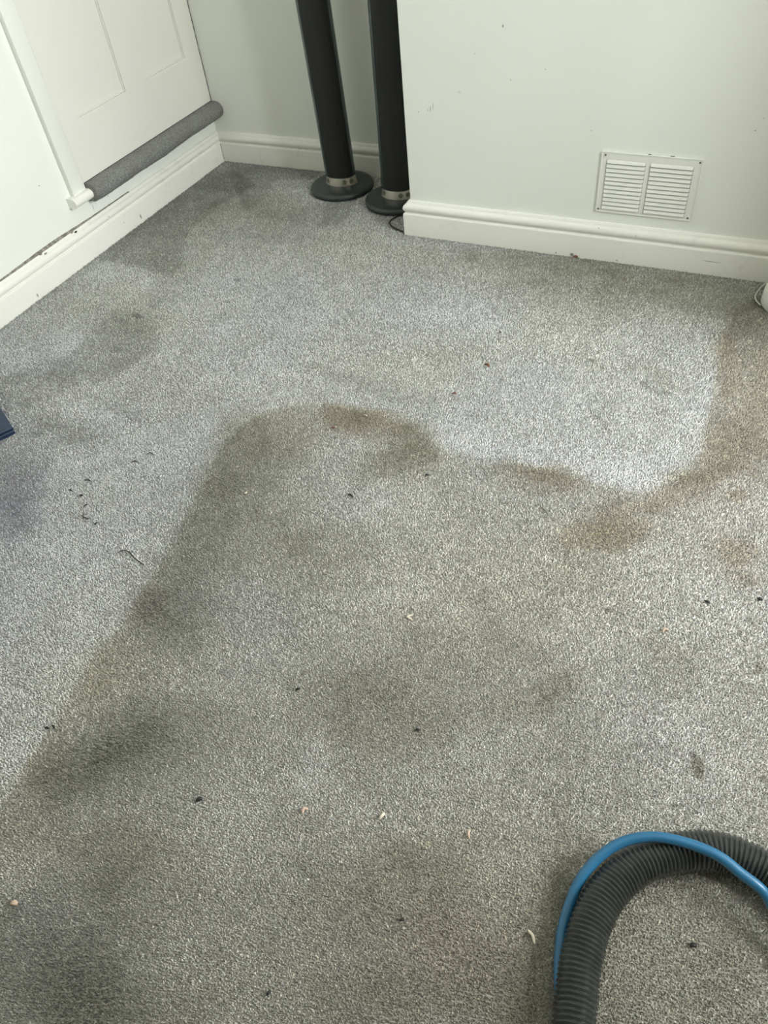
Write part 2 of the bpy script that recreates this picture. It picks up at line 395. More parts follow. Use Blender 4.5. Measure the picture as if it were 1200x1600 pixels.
# ------------------------------------------------------------------ vacuum hose and solution tube
HOSE = [(1.955, -2.30, .026), (1.941, -2.235, .026)]+[(1.9314, -2.1835, .0255), (1.9212, -2.1355, .0255), (1.9163, -2.1064, .0255), (1.9119, -2.0756, .0255), (1.9114, -2.0532, .0255), (1.9117, -2.0298, .0255), (1.9142, -2.0111, .0255), (1.9187, -1.9904, .0255), (1.9261, -1.9705, .0255), (1.9363, -1.9508, .0255), (1.9521, -1.9293, .0255), (1.9727, -1.91, .0255), (1.9943, -1.8945, .0255), (2.0166, -1.8832, .0255), (2.0385, -1.8747, .0255), (2.0625, -1.8714, .0255), (2.0821, -1.8725, .0255), (2.1016, -1.8759, .0255), (2.1326, -1.8866, .0255), (2.163, -1.9038, .0255)]+[(2.20, -1.935, .0255), (2.245, -1.995, .0255), (2.27, -2.07, .0255)]
HR = .0258; PITCHH = .0060
pts = spline(HOSE, PITCHH/6)
n6 = (len(pts)//6)*6
rp = [.88, .91, .975, 1.0, .975, .91]
th = thing('vacuum_hose', 'thick dark grey corrugated vacuum hose curving across the lower right carpet', 'hose', (1.9314, -2.1835, 0))
o = obj('corrugated_tube', tube(B(), [p-Vector((1.9314, -2.1835, 0)) for p in pts], lambda i: HR*rp[i % 6], 40), M_hose, th)
for e, d in ((0, -1), (-1, 1)):
    p = pts[e]; q = pts[e-8*d if e else 8]; u = (p-q).normalized()
    obj('cuff', tube(B(), [p-Vector((1.9314, -2.1835, 0))+u*s for s in (-.012, -.010, .05, .052)], lambda i: (HR*1.0, HR*1.08, HR*1.08, HR*1.0)[i], 40), M_wire, th)
TUBE = [(1.965, -2.285, .0069), (1.93, -2.19, .0069)]+[(1.9117, -2.1367, .0069), (1.9005, -2.1134, .0069), (1.8905, -2.0854, .0069), (1.8849, -2.0605, .0077), (1.8817, -2.0389, .0108), (1.8818, -2.0114, .0169), (1.8856, -1.9824, .0262), (1.8963, -1.9552, .0354), (1.912, -1.9318, .0438), (1.9318, -1.914, .0508), (1.9576, -1.9013, .0569), (1.9846, -1.8955, .0600), (2.0146, -1.8936, .0618), (2.0404, -1.8961, .0618), (2.0644, -1.9043, .0590), (2.0867, -1.9108, .0554), (2.1003, -1.9169, .0477), (2.1185, -1.9337, .0346), (2.1332, -1.9537, .0192)]+[(2.145, -1.985, .009), (2.15, -2.03, .0068), (2.15, -2.09, .0068)]
tag(obj('solution_tube', tube(B(), spline(TUBE, .004), .0068, 20), M_blue), 'smooth blue plastic tube arching over the corrugated hose', 'tube')
# ------------------------------------------------------------------ the carpet: its stains and some painted shade, laid out on the floor plane (x, y, 2x2 shape, rgb log-darkening, softness)
EDGE = [(1.075, -2.308), (1.059, -2.216), (1.041, -2.109), (1.024, -2.013), (1.011, -1.842), (0.994, -1.696), (0.961, -1.565), (0.92, -1.394), (0.936, -1.29), (0.978, -1.22), (1.07, -1.184), (1.183, -1.183), (1.295, -1.19), (1.391, -1.237), (1.481, -1.24), (1.586, -1.228), (1.718, -1.228), (1.806, -1.227), (1.868, -1.175), (1.894, -1.063), (1.887, -0.889), (1.876, -0.691), (1.887, -0.516), (1.989, -0.361)]
STAINS_AND_SHADE = [
 (0.299,-0.325,2.208,1.602,1.866,-3.077,0.162,0.165,0.213,1),  # broad shade of the alcove corner, painted as colour
 (0.841,-0.536,2.96,1.311,0.698,-6.885,0.057,0.058,0.075,1),
 (1.562,-0.482,2.129,0.379,0.282,-7.79,0.123,0.126,0.163,1.5),
 (1.926,-0.474,11.205,1.332,1.9,-6.507,0.19,0.194,0.25,1.5),  # occlusion shade at the right edge, painted into the pile
 (0.624,-1.358,8.712,4.808,-0.279,-34.573,0.08,0.078,0.085,1),
 (0.215,-1.208,6.596,7.552,13.256,-16.412,-0.1,-0.1,-0.115,1),
 (0.502,-1.462,10.098,7.643,4.871,-33.064,0.22,0.216,0.233,1),
 (0.505,-1.635,10.079,9.964,2.944,-8.3,0.4,0.39,0.35,1.2),
 (0.611,-1.742,11.908,11.772,6.258,-17.052,0.3,0.28,0.22,1),
 (0.261,-1.343,9.903,12.545,18.612,-18.99,0.12,0.118,0.127,1),
 (0.126,-0.266,6.555,5.991,5.569,-3.229,0.16,0.157,0.17,1),  # corner shade painted in
 (0.269,-0.063,4.943,2.711,0.607,-16.66,0.1,0.098,0.106,1),
 (0.438,-0.282,11.176,9.055,11.432,-7.171,0.114,0.116,0.15,1.5),
 (0.471,-0.4,10.246,6.113,2.757,-11.023,0.076,0.078,0.1,1),
 (0.821,-0.313,27.978,13.076,4.058,-16.224,0.12,0.118,0.127,1),
 (0.607,-0.344,6.776,4.394,6.364,-8.873,0.08,0.078,0.085,1),  # left tower's shadow, painted in faintly
 (0.375,-0.818,6.6,8.031,19.84,-5.468,0.1,0.098,0.106,1),
 (1.203,-0.431,7.44,2.236,1.651,-28.113,0.076,0.078,0.1,1),
 (1.182,-0.47,30.42,11.26,12.145,-44.62,0.112,0.14,0.199,2),
 (1.387,-0.479,4.347,-6.239,-21.318,-8.566,0.114,0.116,0.15,1.5),
 (1.482,-0.47,3.576,-5.145,-21.136,-7.753,0.133,0.136,0.175,1.5),
 (1.586,-0.508,3.078,-6.432,-19.647,-5.594,0.152,0.155,0.2,1.5),
 (1.682,-0.497,4.87,-7.056,-26.984,-8.062,0.114,0.116,0.15,1),
 (1.805,-0.478,7.221,0.645,0.021,-9.609,0.19,0.194,0.25,2),
 (1.631,-0.411,2.723,0.438,1.283,-21.506,0.133,0.136,0.175,2),
 (1.779,-0.839,13.919,-0.884,-13.107,-29.784,0.133,0.136,0.175,2),
 (1.76,-0.883,32.962,-5.727,-50,-69.304,0.2,0.196,0.212,2),
 (1.933,-0.532,17.146,2.038,3.357,-11.279,0.209,0.213,0.275,1.5),  # more of the painted right edge shade
 (1.134,-0.457,31.727,12.203,8.862,-32.841,0.1,0.098,0.106,1),
 (1.382,-0.633,4.69,-3.794,-25.462,-13.941,0.048,0.049,0.062,1),
 (1.084,-1.077,9.643,2.403,-10.167,-56.501,0.14,0.137,0.148,1),
 (0.959,-1.062,13.737,4.042,-7.84,-44.04,0.08,0.078,0.085,1),
 (1.211,-1.112,15.371,3.135,-8.322,-47.113,0.08,0.078,0.085,1),
 (1.896,-0.738,40.54,2.649,0.333,-6.569,0.192,0.24,0.341,1.5),
 (1.977,-0.905,26.242,3.119,1.351,-4.036,0.096,0.12,0.17,1),
 (1.957,-1.041,18.18,2.438,4.239,-12.213,0.192,0.24,0.341,1.5),
 (1.909,-1.127,17.832,7.495,28.314,-27.345,0.247,0.252,0.325,1.5),
 (1.886,-1.174,15.916,4.321,13.756,-22.881,0.192,0.24,0.341,1.5),
 (1.979,-0.811,25.442,2.896,2.703,-8.298,0.096,0.12,0.17,1),
 (1.868,-1.236,13.025,4.475,26.487,-36.231,0.16,0.2,0.284,1.5),
 (1.765,-1.367,10.951,3.32,12.609,-26.12,0.192,0.24,0.341,2),
 (1.644,-1.241,19.265,4.359,5.711,-26.298,0.176,0.22,0.312,1.5),
 (1.584,-1.243,14.959,3.973,8.886,-36.666,0.144,0.18,0.256,1.5),
 (1.744,-1.444,28.436,7.645,11.821,-31.269,0.095,0.097,0.125,1),
 (1.761,-1.302,20.211,15.041,29.287,-19.231,0.128,0.16,0.227,1),
 (2.007,-1.316,31.836,-3.397,-3.765,-24.167,0.24,0.3,0.426,1.5),
 (1.975,-1.174,86.639,11.618,24.645,-68.364,0.24,0.3,0.426,2),
 (2.028,-1.375,40.191,4.878,25.387,-66.506,0.192,0.24,0.341,1.5),
 (1.967,-1.278,14.972,2.162,3.148,-8.502,0.064,0.08,0.114,1),
 (1.924,-1.589,27.704,5.325,7.359,-18.468,0.237,0.242,0.312,1.5),
 (2.03,-1.585,17.657,2.368,4.673,-11.621,0.114,0.116,0.15,1),
 (1.134,-1.224,18.23,6.431,0.762,-26.492,0.224,0.28,0.398,2),
 (1.222,-1.205,12.779,4.339,1.923,-26.26,0.144,0.18,0.256,2),
 (1.33,-1.236,15.768,1.569,-4.861,-18.969,0.323,0.33,0.425,2),
 (1.294,-1.324,13.859,8.624,11.695,-17.362,0.209,0.213,0.275,1.5),
 (1.153,-1.181,12.351,4.18,1.19,-58.123,0.128,0.16,0.227,2),
 (1.361,-1.342,13.727,6.027,9.795,-27.541,0.114,0.116,0.15,1),
 (0.954,-1.366,8.864,11.27,10.511,-4.853,0.247,0.252,0.325,2),
 (1.034,-1.316,9.861,5.804,4.387,-12.784,0.08,0.1,0.142,1.5),
 (0.973,-1.511,8.712,15.718,15.342,-3.295,0.19,0.194,0.25,1.5),
 (1.092,-1.468,10.857,3.131,-0.603,-7.441,0.095,0.097,0.125,1),
 (1.029,-1.662,15.286,5.279,-0.359,-11.374,0.24,0.235,0.254,1.5),
 (1.072,-1.61,11.25,4.513,0.325,-7.111,0.12,0.118,0.127,1),
 (1.272,-1.571,11.696,6.334,6.306,-16.886,0.209,0.213,0.275,1.5),
 (1.268,-1.64,14.279,8.065,7.679,-20.232,0.114,0.116,0.15,1),
 (1.043,-1.815,18.057,23.294,16.478,-15.275,0.3,0.34,0.34,2),
 (1.107,-1.813,14.635,6.236,1.15,-12.738,0.24,0.235,0.254,1.5),
 (1.052,-1.964,3.674,15.594,30.022,-1.128,0.128,0.16,0.227,1.5),
 (1.108,-1.928,5.932,14.862,13.577,-4.059,0.076,0.078,0.1,1),
 (1.072,-2.131,3.826,22.018,26.362,-1.331,0.144,0.18,0.256,1.5),
 (1.144,-2.113,5.834,14.884,23.02,-10.946,0.52,0.52,0.58,1.5),
 (1.164,-2.034,6.868,13.327,15.228,-9.456,0.28,0.274,0.297,1.5),
 (1.2,-2.078,6.369,6.933,9.902,-15.16,0.22,0.216,0.233,1),
 (1.155,-2.163,9.831,16.062,24.442,-24.839,0.24,0.235,0.254,1),
 (1.166,-1.662,5.254,3.306,1.869,-4.943,0.114,0.116,0.15,1),
 (1.099,-1.827,16.262,7.059,0.899,-9.645,0.18,0.176,0.191,1),
 (1.229,-2.062,9.831,7.543,8.12,-19.516,0.16,0.157,0.17,1),
 (1.667,-1.894,3.735,1.486,1.936,-4.639,0.048,0.049,0.062,1),
 (1.648,-2.179,2.699,1.36,3.514,-7.931,0.123,0.126,0.163,1.5),  # broad shadow over the lower carpet, painted as colour
 (1.992,-2.026,3.079,0.626,3.058,-6.9,0.228,0.233,0.3,1.5),  # lower right shadow painted in with a warm soil tone
 (1.863,-2.028,27.783,2.952,2.879,-11.367,0.12,0.118,0.127,1),  # painted shadow on the left side of the hose
 (1.489,-1.84,7.773,3.859,6.505,-16.04,0.19,0.194,0.25,1.5),
 (1.547,-1.865,9.915,4.634,4.955,-12.084,0.152,0.155,0.2,1.5),
 (1.588,-1.696,9.968,2.331,3.1,-17.751,0.152,0.155,0.2,1.5),
 (1.769,-1.708,16.655,16.236,47.595,-34.894,0.247,0.252,0.325,1.5),
 (1.712,-1.762,14.559,7.668,20.678,-31.683,0.114,0.116,0.15,1),
 (1.606,-1.589,17.368,3.683,4.228,-27.414,0.095,0.097,0.125,1),
 (1.422,-1.705,23.174,11.505,13.39,-34.266,0.057,0.058,0.075,1),
 (1.674,-2.025,17.155,7.377,12.148,-28.263,0.247,0.252,0.325,1.5),
 (1.654,-2.094,9.502,4.441,10.008,-22.985,0.152,0.155,0.2,1),
 (1.511,-2.053,13.353,7.438,12.659,-29.718,0.114,0.116,0.15,1),
 (1.77,-2.109,9.532,3.666,6.949,-15.733,0.12,0.2,0.22,1),
 (1.29,-2.206,9.45,7.635,6.503,-15.08,0.247,0.252,0.325,1.5),
 (1.225,-2.358,9.422,9.262,6.686,-15.113,0.6,0.57,0.62,1.5),  # shadow at the lower left corner, painted dark
 (1.348,-2.344,14.183,12.155,6.731,-15.092,0.42,0.4,0.44,1),
 (1.324,-2.289,11.148,9.332,6.516,-14.805,0.24,0.235,0.254,1),
 (1.359,-2.369,5.854,5.076,9.975,-22.226,0.35,0.343,0.371,1.5),
 (1.236,-2.17,9.039,7.478,12.347,-28.986,0.152,0.155,0.2,1),
 (1.306,-1.964,13.336,8.841,6.786,-16.551,0.095,0.097,0.125,1),
 (1.74,-2.184,6.438,2.782,12.129,-27.11,0.19,0.194,0.25,1.5),
 (1.861,-1.792,15.004,3.814,6.393,-15.392,0.057,0.058,0.075,1),
 (1.106,-2.236,12.686,12.471,8.407,-19.693,0.112,0.14,0.199,1),
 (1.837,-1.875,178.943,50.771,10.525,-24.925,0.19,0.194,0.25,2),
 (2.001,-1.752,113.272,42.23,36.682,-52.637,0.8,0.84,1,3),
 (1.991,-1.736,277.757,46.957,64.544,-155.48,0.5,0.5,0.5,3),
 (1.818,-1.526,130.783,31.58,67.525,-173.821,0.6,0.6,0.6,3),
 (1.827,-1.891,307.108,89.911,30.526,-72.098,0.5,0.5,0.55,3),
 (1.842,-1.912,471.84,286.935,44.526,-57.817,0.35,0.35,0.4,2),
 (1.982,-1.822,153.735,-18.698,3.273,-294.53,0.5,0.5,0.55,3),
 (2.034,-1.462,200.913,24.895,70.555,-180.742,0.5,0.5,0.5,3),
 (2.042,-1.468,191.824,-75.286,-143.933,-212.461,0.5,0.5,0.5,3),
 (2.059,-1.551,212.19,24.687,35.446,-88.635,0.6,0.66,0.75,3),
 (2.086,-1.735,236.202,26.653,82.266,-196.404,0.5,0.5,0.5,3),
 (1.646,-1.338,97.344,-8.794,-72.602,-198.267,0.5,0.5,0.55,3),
 (0.377,-1.005,55.748,35.778,2.788,-87.816,0.5,0.5,0.5,3),
 (0.386,-0.951,86.996,66.424,42.377,-144.024,0.3,0.3,0.3,3),
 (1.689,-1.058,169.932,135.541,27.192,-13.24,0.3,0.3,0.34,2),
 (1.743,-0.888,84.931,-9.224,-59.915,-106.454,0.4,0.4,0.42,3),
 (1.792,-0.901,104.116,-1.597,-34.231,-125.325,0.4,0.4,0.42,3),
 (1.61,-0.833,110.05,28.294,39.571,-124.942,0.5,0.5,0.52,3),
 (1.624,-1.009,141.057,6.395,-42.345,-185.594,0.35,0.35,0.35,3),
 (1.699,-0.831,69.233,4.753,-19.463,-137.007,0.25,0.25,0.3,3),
 (0.551,-0.756,88.998,57.493,25.317,-89.811,0.5,0.5,0.5,3),
 (0.588,-0.864,91.736,60.425,42.105,-144.242,0.35,0.35,0.35,3),
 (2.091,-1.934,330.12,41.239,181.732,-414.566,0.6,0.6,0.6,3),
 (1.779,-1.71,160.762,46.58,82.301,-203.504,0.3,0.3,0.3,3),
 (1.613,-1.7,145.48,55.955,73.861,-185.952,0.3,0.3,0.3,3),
 (1.509,-1.649,9.375,2.525,2.372,-14.556,-0.14,-0.14,-0.161,1.5),
 (1.347,-1.406,13.886,6.391,4.676,-12.953,-0.14,-0.14,-0.161,1.5),
 (1.403,-1.668,8.568,4.254,4.238,-10.96,-0.06,-0.06,-0.069,1),
 (1.692,-1.851,11.19,9.222,17.03,-18.028,-0.13,-0.13,-0.149,1.5),
 (1.459,-1.959,39.195,10.02,2.174,-16.422,-0.14,-0.14,-0.161,1.5),
 (1.79,-1.616,18.684,5.023,5.913,-14.934,-0.14,-0.14,-0.161,1.5),
 (1.91,-1.716,11.627,2.492,5.127,-12.503,-0.06,-0.06,-0.069,1),
 (1.793,-1.169,13.534,1.318,1.513,-20.378,-0.12,-0.12,-0.138,1.5),
 (1.652,-1.178,8.465,1.526,2.489,-19.619,-0.1,-0.1,-0.115,1.5),
 (1.448,-1.196,11.701,2.115,-1.013,-21.191,-0.12,-0.12,-0.138,1.5),
 (0.906,-1.161,2.813,4.112,11.08,-1.922,-0.07,-0.07,-0.081,1),
 (0.449,-0.191,9.363,8.594,16.932,-4.338,-0.14,-0.14,-0.161,1.5),
 (0.202,-0.828,8.185,5.438,0.08,-22.14,-0.12,-0.12,-0.138,1.5),
 (0.546,-1.384,8.464,4.314,-4.581,-50.952,-0.12,-0.12,-0.138,1.5),
 (1.102,-0.264,6.898,2.562,1.483,-5.884,-0.02,-0.02,-0.023,1),
 (1.382,-2.078,13.646,3,0.973,-12.276,-0.1,-0.1,-0.115,1),
 (0.928,-1.835,2.754,6.752,5.901,-1.321,-0.06,-0.06,-0.069,1),
 (1.025,-2.139,19.305,-0.532,-3.069,-18.315,-0.08,-0.08,-0.092,1),
 (0.584,-1.031,3.413,3.51,4.205,-3.069,-0.05,-0.05,-0.057,1),
 (1.316,-1.881,13.084,8.126,6.186,-15.353,-0.1,-0.1,-0.115,1),
 (1.227,-2.164,12.055,13.823,24.908,-38.313,-0.1,-0.1,-0.115,1),
 (1.959,-1.438,6.815,1.091,2.926,-7.593,-0.08,-0.08,-0.092,1),
 (2.022,-1.725,12.528,1.874,3.246,-7.815,-0.05,-0.05,-0.057,1),
 (1.517,-0.962,5.496,1.693,2.589,-7.945,-0.03,-0.03,-0.034,1),
]
PATCHES = [([(0.041, -0.772), (0.222, -0.775), (0.326, -0.793), (0.337, -0.732), (0.234, -0.572), (0.208, -0.347), (0.262, -0.182), (-0.003, 0.011), (-0.038, -0.528)], 0.0044, (0.240, 0.235, 0.254)),  # corner shade painted in a strip by the left wall
 ([(0.286, -1.063), (0.282, -1.017), (0.358, -0.98), (0.469, -1.034), (0.528, -1.134), (0.498, -1.277), (0.418, -1.309), (0.304, -1.329), (0.312, -1.239), (0.298, -1.118)], 0.0055, (0.260, 0.255, 0.276)),
 ([(0.17, -1.401), (0.275, -1.235), (0.426, -1.317), (0.387, -1.416), (0.275, -1.501)], 0.0088, (0.160, 0.157, 0.170)),
 ([(0.435, -1.533), (0.429, -1.462), (0.591, -1.449), (0.619, -1.482), (0.477, -1.555)], 0.0077, (0.170, 0.167, 0.180)),
 ([(-0.003, 0.011), (0.419, 0.003), (0.455, -0.086), (0.308, -0.119), (0.352, -0.36), (0.3, -0.335)], 0.0033, (0.220, 0.216, 0.233)),  # corner shade painted by the back wall
 ([(0.633, -0.391), (0.572, -0.211), (0.658, -0.191), (0.694, -0.295), (0.679, -0.37)], 0.0033, (0.220, 0.216, 0.233)),  # shadow of the left tower base, painted on the carpet
 ([(0.15, -1.164), (0.261, -1.156), (0.214, -1.233), (0.072, -1.258)], 0.0055, (0.080, 0.078, 0.085)),
 ([(0.071, -0.777), (0.287, -0.796), (0.321, -0.888), (0.262, -0.977), (0.142, -0.994), (0.044, -0.911)], 0.0055, (-0.070, -0.070, -0.081)),
 ([(0.92, -1.394), (0.924, -1.306), (0.958, -1.246), (1.031, -1.222), (1.111, -1.334), (1.118, -1.459), (1.055, -1.56), (0.958, -1.536)], 0.0066, (0.080, 0.078, 0.085)),
 ([(0.994, -1.696), (0.961, -1.565), (0.973, -1.511), (1.08, -1.551), (1.124, -1.711), (1.147, -1.827), (1.086, -1.881), (1.011, -1.842)], 0.0077, (0.100, 0.098, 0.106)),
 ([(1.041, -2.109), (1.024, -2.013), (1.098, -1.986), (1.231, -2.019), (1.251, -2.079), (1.171, -2.167), (1.084, -2.214)], 0.0088, (0.120, 0.118, 0.127)),
 ([(1.075, -1.192), (1.183, -1.183), (1.295, -1.19), (1.354, -1.228), (1.325, -1.26), (1.2, -1.259), (1.123, -1.267)], 0.0033, (0.080, 0.100, 0.142)),
 ([(1.259, -1.283), (1.383, -1.218), (1.389, -1.27), (1.353, -1.324), (1.296, -1.375)], 0.0066, (0.095, 0.097, 0.125)),
 ([(1.876, -0.691), (1.894, -0.573), (2.0, -0.482), (2.06, -1.121), (1.967, -1.117), (1.916, -1.173), (1.868, -1.175), (1.894, -1.063), (1.887, -0.889)], 0.0055, (0.064, 0.080, 0.114)),
 ([(1.549, -1.241), (1.586, -1.228), (1.679, -1.228), (1.683, -1.266), (1.634, -1.297), (1.556, -1.302)], 0.0044, (0.080, 0.100, 0.142)),
 ([(1.682, -1.375), (1.808, -1.239), (1.873, -1.198), (1.861, -1.265), (1.811, -1.386), (1.707, -1.418)], 0.0066, (0.080, 0.100, 0.142))]

rng = np.random.default_rng(7)
def vnoise(P, s, seed):
    r = np.random.default_rng(seed).random((256, 256)); q = P*s+1000.0
    i = np.floor(q).astype(int); f = q-i; f = f*f*(3-2*f)
    g = lambda a, b: r[(i[:, 0]+a) % 256, (i[:, 1]+b) % 256]
    return (g(0, 0)*(1-f[:, 0])+g(1, 0)*f[:, 0])*(1-f[:, 1])+(g(0, 1)*(1-f[:, 0])+g(1, 1)*f[:, 0])*f[:, 1]
def fbm(P, s, seed, o=4): return sum(vnoise(P, s*2**k, seed+k)*.5**k for k in range(o))/sum(.5**k for k in range(o))*2-1
def poly_dist(P, E, closed=True):
    """signed distance to a polygon on the floor, positive inside"""
    E = np.array(E, float); best = np.full(len(P), 9.0); F_ = np.vstack([E, E[:1]]) if closed else E
    for a, b in zip(F_, F_[1:]):
        d = b-a; t = np.clip(((P-a)@d)/(d@d), 0, 1); q = P-a-t[:, None]*d; best = np.minimum(best, np.hypot(q[:, 0], q[:, 1]))
    poly = E if closed else np.vstack([E, [[3.2, -.3], [3.2, -3.9], [1.2, -3.9]]]); ins = np.zeros(len(P), bool); j = len(poly)-1
    for i in range(len(poly)):
        xi, yi = poly[i]; xj, yj = poly[j]
        c = ((yi > P[:, 1]) != (yj > P[:, 1])) & (P[:, 0] < (xj-xi)*(P[:, 1]-yi)/(yj-yi+1e-12)+xi); ins ^= c; j = i
    return np.where(ins, best, -best)
def lin1(c): c = np.asarray(c)/255; return ((c+.055)/1.055)**2.4
CLEAN, DIRTY = lin1([214, 216, 213]), lin1([204, 203, 196])
def carpet_colour(P):
    wob = np.stack([fbm(P, 10, 11, 5), fbm(P, 10, 31, 5)], 1)*.03+rng.normal(0, .0022, P.shape)
    mod = (1+.55*fbm(P, 14, 41, 5))[:, None]
    d = poly_dist(P+wob*.14, EDGE, False)
    k = 1/(1+np.exp(-np.clip(d/.003, -50, 50))); k = k[:, None]
    ld = -np.log(CLEAN)[None]*(1-k)+-np.log(DIRTY)[None]*k
    band = (.13*np.exp(-np.maximum(d, 0)/.08)*(.7+.9*fbm(P, 5, 51)))[:, None]*k*np.array([.9, 1, 1.25])
    halo = -.07*np.exp(-np.maximum(-d, 0)/.05)[:, None]*(1-k)
    ld = ld+band+halo
    Q = P+wob
    for s in STAINS_AND_SHADE:
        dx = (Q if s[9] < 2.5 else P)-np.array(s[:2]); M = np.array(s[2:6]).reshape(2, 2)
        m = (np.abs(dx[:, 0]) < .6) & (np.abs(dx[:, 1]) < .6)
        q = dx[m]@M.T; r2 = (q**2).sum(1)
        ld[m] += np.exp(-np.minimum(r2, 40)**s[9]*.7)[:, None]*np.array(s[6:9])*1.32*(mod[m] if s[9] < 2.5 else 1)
    for pg, so, cc in PATCHES:
        q = poly_dist(P+wob*.14, pg); ld += (1/(1+np.exp(-np.clip(q/so, -50, 50))))[:, None]*np.array(cc)*1.3*mod
    mott = .12*fbm(P, 4, 71, 3)+.16*fbm(P, 26, 91, 5)
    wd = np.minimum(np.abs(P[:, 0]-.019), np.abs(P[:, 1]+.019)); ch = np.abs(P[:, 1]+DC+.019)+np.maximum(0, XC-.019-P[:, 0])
    wd = np.minimum(wd, ch); ld += (.38*np.exp(-wd/.006)+.10*np.exp(-wd/.05))[:, None]*np.array([1, 1, 1.12])     # contact shade painted along the skirting, with edge grime
    tint = fbm(P, 4, 95, 2)[:, None]*np.array([-.01, .0, .09])
    return np.exp(-(ld+mott[:, None]+tint))
def inside(x, y):
    quad = [(.0, -.0), (.0, -1.33), (1.16, -2.62), (2.35, -2.22), (2.10, -.25), (XC, -.0)]
    ok = (x > .019) & (y < -.019) & ~((x > XC-.019) & (y > -DC-.019))
    for i in range(len(quad)-1):
        (ax, ay), (bx_, by) = quad[i], quad[i+1]
        if i == 4: continue
        ok &= ((bx_-ax)*(y-ay)-(by-ay)*(x-ax)) > 0
    return ok
def near_grid(sp, cond):
    gx, gy = np.meshgrid(np.arange(0, 2.4, sp), np.arange(-2.7, 0, sp)); x = gx.ravel(); y = gy.ravel()
    x = x+rng.uniform(-.5, .5, x.size)*sp; y = y+rng.uniform(-.5, .5, x.size)*sp
    dist = np.sqrt((x-CAM.x)**2+(y-CAM.y)**2+CAM.z**2)
    m = inside(x, y) & cond(dist); return np.stack([x[m], y[m]], 1)
T_ = [(near_grid(.0025, lambda d: d < 1.33), .88), (near_grid(.0030, lambda d: (d >= 1.33) & (d < 1.85)), 1.05), (near_grid(.0037, lambda d: d >= 1.85), 1.25)]
gx, gy = np.meshgrid(np.arange(0, 2.35, .0045), np.arange(-3.1, 0, .0045)); ox = gx.ravel()+rng.uniform(-.0022, .0022, gx.size); oy = gy.ravel()+rng.uniform(-.0022, .0022, gx.size)
om = (ox > .019) & (oy < -.019) & ~((ox > XC-.019) & (oy > -DC-.019)) & ~inside(ox, oy)
T_.append((np.stack([ox[om], oy[om]], 1), 1.45))          # coarser pile for the rest of the room
P = np.vstack([t[0] for t in T_]); size = np.concatenate([np.full(len(t[0]), t[1]) for t in T_])
N = len(P); print('tufts', N)
yaw = rng.uniform(0, 2*PI, N); dr_ = rng.uniform(0, 2*PI, N)
hgt = (rng.uniform(.0028, .0052, N)+.0004*fbm(P, 30, 5, 2))*1; ln = rng.uniform(.001, .0036, N)*size
rad = rng.uniform(.0010, .0014, N)*size
V = np.zeros((N, 4, 3), np.float32)      # each tuft a leaning three-sided yarn end
for k in range(3):
    a = yaw+k*2*PI/3
    V[:, k, 0] = P[:, 0]+rad*1.3*np.cos(a); V[:, k, 1] = P[:, 1]+rad*1.3*np.sin(a); V[:, k, 2] = ZF
V[:, 3, 0] = P[:, 0]+ln*.8*np.cos(dr_); V[:, 3, 1] = P[:, 1]+ln*.8*np.sin(dr_); V[:, 3, 2] = ZF+hgt
tri = np.array([(0, 1, 3), (1, 2, 3), (2, 0, 3)])
F = (tri[None]+(np.arange(N)*4)[:, None, None]).reshape(-1, 3).astype(np.int32)
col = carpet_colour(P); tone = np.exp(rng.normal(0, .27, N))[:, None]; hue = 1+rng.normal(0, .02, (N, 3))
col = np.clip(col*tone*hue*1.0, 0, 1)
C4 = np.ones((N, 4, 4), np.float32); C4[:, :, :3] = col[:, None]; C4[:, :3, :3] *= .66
me = bpy.data.meshes.new('carpet_pile')
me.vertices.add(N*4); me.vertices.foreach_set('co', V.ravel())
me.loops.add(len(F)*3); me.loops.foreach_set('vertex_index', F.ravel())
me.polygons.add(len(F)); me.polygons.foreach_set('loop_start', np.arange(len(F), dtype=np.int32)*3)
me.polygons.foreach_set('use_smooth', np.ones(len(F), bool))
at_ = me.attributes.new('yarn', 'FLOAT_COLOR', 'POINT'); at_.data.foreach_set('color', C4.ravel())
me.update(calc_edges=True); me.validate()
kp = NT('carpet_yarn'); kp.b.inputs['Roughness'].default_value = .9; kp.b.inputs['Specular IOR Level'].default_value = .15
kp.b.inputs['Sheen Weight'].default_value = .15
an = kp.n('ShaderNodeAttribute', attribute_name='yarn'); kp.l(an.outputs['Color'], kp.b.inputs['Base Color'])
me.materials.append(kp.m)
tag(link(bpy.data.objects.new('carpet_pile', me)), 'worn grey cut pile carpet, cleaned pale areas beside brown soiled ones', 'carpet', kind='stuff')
# ------------------------------------------------------------------ bits lying on the carpet
M_pale = plain('pale_crumb', lin(214, 204, 184), .6); M_pink = plain('pinkish_crumb', lin(196, 172, 152), .6); M_brown = plain('dry_leaf', lin(120, 78, 52), .7)
M_red = plain('red_fleck', lin(128, 66, 54), .6); M_black = plain('black_fleck', lin(34, 34, 34), .6); M_hair = plain('dark_fibre', lin(52, 50, 46), .7)
def bar(pts, r, m, name, label, cat, n=7, flat=None, group=None):
    bm = B(); P_ = spline([(x, y, z) for x, y, z in pts], .0012 if r < .002 else .002); N_ = len(P_)
    tube(bm, P_, lambda i: r*(.35+.65*math.sin(PI*(i+.5)/N_)**.6), n)
    return tag(obj(name, bm, m), label, cat, group)
def bit(x, y, L, r, ang, m, name, label, bend=.3, cat='debris'):
    c, s = math.cos(ang), math.sin(ang); b = bend*L*.5
    return bar([(x-c*L/2, y-s*L/2, .001), (x-s*b, y+c*b, .0025), (x+c*L/2, y+s*L/2, .001)], r, m, name, label, cat)
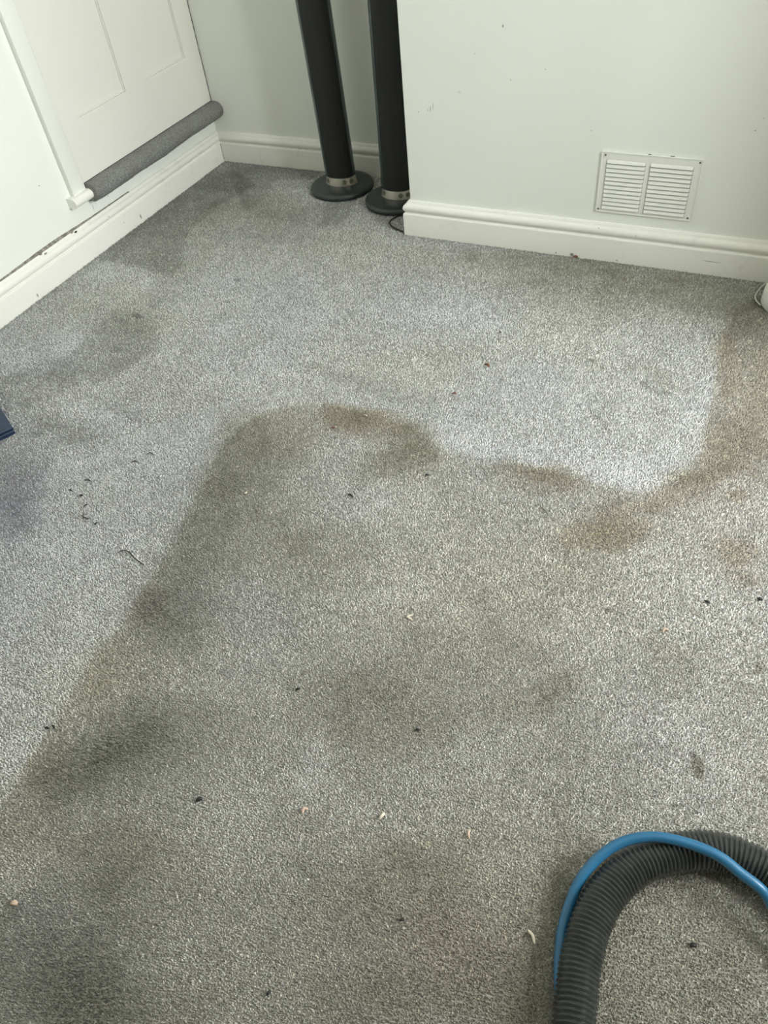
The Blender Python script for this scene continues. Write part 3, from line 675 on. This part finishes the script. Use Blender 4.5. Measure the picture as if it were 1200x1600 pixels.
v = bar([(1.5075, -1.6585, .002), (1.5005, -1.6665, .003), (1.5015, -1.668, .003), (1.5105, -1.6695, .0015)], .0016, M_pale, 'splinter', 'pale V-shaped splinter on the light central patch of carpet', 'debris')
bit(1.606, -1.998, .0105, .0024, 1.3, M_pale, 'seed', 'single pale oval seed lying in the lower middle of the carpet', 0)
bit(1.731, -1.973, .012, .0019, 1.9, M_pink, 'crumb', 'pinkish elongated crumb right of the pale oval seed', .3)
bit(1.499, -2.036, .010, .0024, 1.0, M_pink, 'crumb', 'faint pinkish curled crumb left of the pale oval seed', .8)
bit(1.848, -2.062, .0165, .002, -.75, M_pale, 'splinter', 'pale crooked splinter beside the left curve of the blue tube', .25)
bit(1.913, -1.535, .011, .0018, .8, M_pink, 'crumb', 'pinkish Y-shaped crumb on the right above the dark blot', .5)
bit(1.182, -2.31, .009, .0036, .3, M_pink, 'crumb', 'pink lump at the lower left edge of the carpet', .1)
bit(1.057, -1.503, .006, .0018, .9, M_pale, 'crumb', 'tiny pale crumb on the darker patch left of centre', .2)
bit(1.186, -1.194, .010, .0016, -.2, M_pale, 'splinter', 'small pale splinter on the brown edge of the cleaned area', .2)
bit(1.383, -.93, .014, .0026, -.5, M_brown, 'leaf_fragment', 'brown leaf fragment on the cleaned carpet below the chimney breast', .4)
bit(1.349, -1.057, .012, .0014, -.3, M_red, 'fibre', 'faint red fibre on the cleaned carpet below the leaf fragment', .6)
bit(1.136, -1.256, .0085, .0018, .1, M_red, 'crumb', 'dark red crumb on the brown edge of the cleaned area', .1)
for x, y, L, r, a, lb in ((1.342, -2.084, .009, .0034, .8, 'biggest black fleck, in the lower left of the carpet'), (1.389, -1.865, .0065, .0022, .9, 'black fleck left of centre above the darker lower area'),
        (1.601, -1.856, .0055, .0022, 0, 'round black fleck in the middle of the lower carpet'), (1.966, -1.452, .009, .0022, -.3, 'dark brown fleck on the right below the brown stain'),
        (2.045, -1.415, .007, .003, 0, 'round black fleck at the right edge of the carpet'), (2.034, -1.991, .0075, .0028, .4, 'black fleck on the carpet inside the hose curve'),
        (1.394, -1.326, .008, .002, .2, 'black fleck below the olive stain near the centre'), (1.269, -1.434, .013, .002, -.3, 'dark sliver on the carpet left of centre'),
        (1.688, -2.111, .0055, .002, .5, 'small black fleck in the dark lower middle'), (1.568, -2.255, .006, .002, 1.2, 'small black fleck at the bottom edge'),
        (.682, -1.629, .006, .002, 0, 'left one of the dark flecks near the dark streaks by the left edge'), (.717, -1.633, .007, .0022, .4, 'right one of the dark flecks near the dark streaks by the left edge'),
        (.804, -1.688, .006, .0018, 1.2, 'dark fleck just right of the curled dark fibre'), (1.368, -.791, .006, .0015, -.3, 'small brown fleck on the cleaned carpet near the chimney breast')):
    bit(x, y, L, r, a, M_black, 'fleck', lb, .15)
bar([(.9004, -1.7355, .002), (.9072, -1.7277, .003), (.9206, -1.7262, .003), (.9437, -1.735, .003), (.9723, -1.7431, .002)], .0014, M_hair, 'fibre', 'long wavy dark fibre on the pale carpet left of centre', 'fibre')
bar([(.7593, -1.6748, .002), (.7644, -1.6826, .003), (.7709, -1.6841, .003), (.7802, -1.6826, .002)], .0014, M_hair, 'fibre', 'curled dark fibre on the pale carpet toward the left', 'fibre')
bar([(.7451, -1.6604, .002), (.7466, -1.6539, .003), (.7494, -1.6488, .002)], .0013, M_hair, 'fibre', 'short dark fibre just above the curled one', 'fibre')
bar([(.6897, -1.5922, .002), (.7009, -1.5903, .003), (.7107, -1.591, .002)], .0013, M_hair, 'fibre', 'dark fibre on the pale carpet right of the navy case', 'fibre')
bar([(.7573, -1.5099, .002), (.7631, -1.5035, .003), (.7715, -1.5049, .002)], .0012, M_hair, 'fibre', 'lower of two short dark fibres on the pale left carpet', 'fibre')
bar([(.7752, -1.477, .002), (.7783, -1.4692, .003), (.7896, -1.472, .002)], .0012, M_hair, 'fibre', 'upper of two short dark fibres on the pale left carpet', 'fibre')
bit(1.035, -2.085, .007, .002, .2, M_black, 'fleck', 'left one of the two black flecks on the lower left cleaning edge', .2)
bit(1.044, -2.079, .007, .002, -.4, M_black, 'fleck', 'right one of the two black flecks on the lower left cleaning edge', .2)
bit(1.447, -.379, .012, .0026, .2, M_brown, 'leaf_fragment', 'brown fluff against the chimney skirting left of the vent', .4)
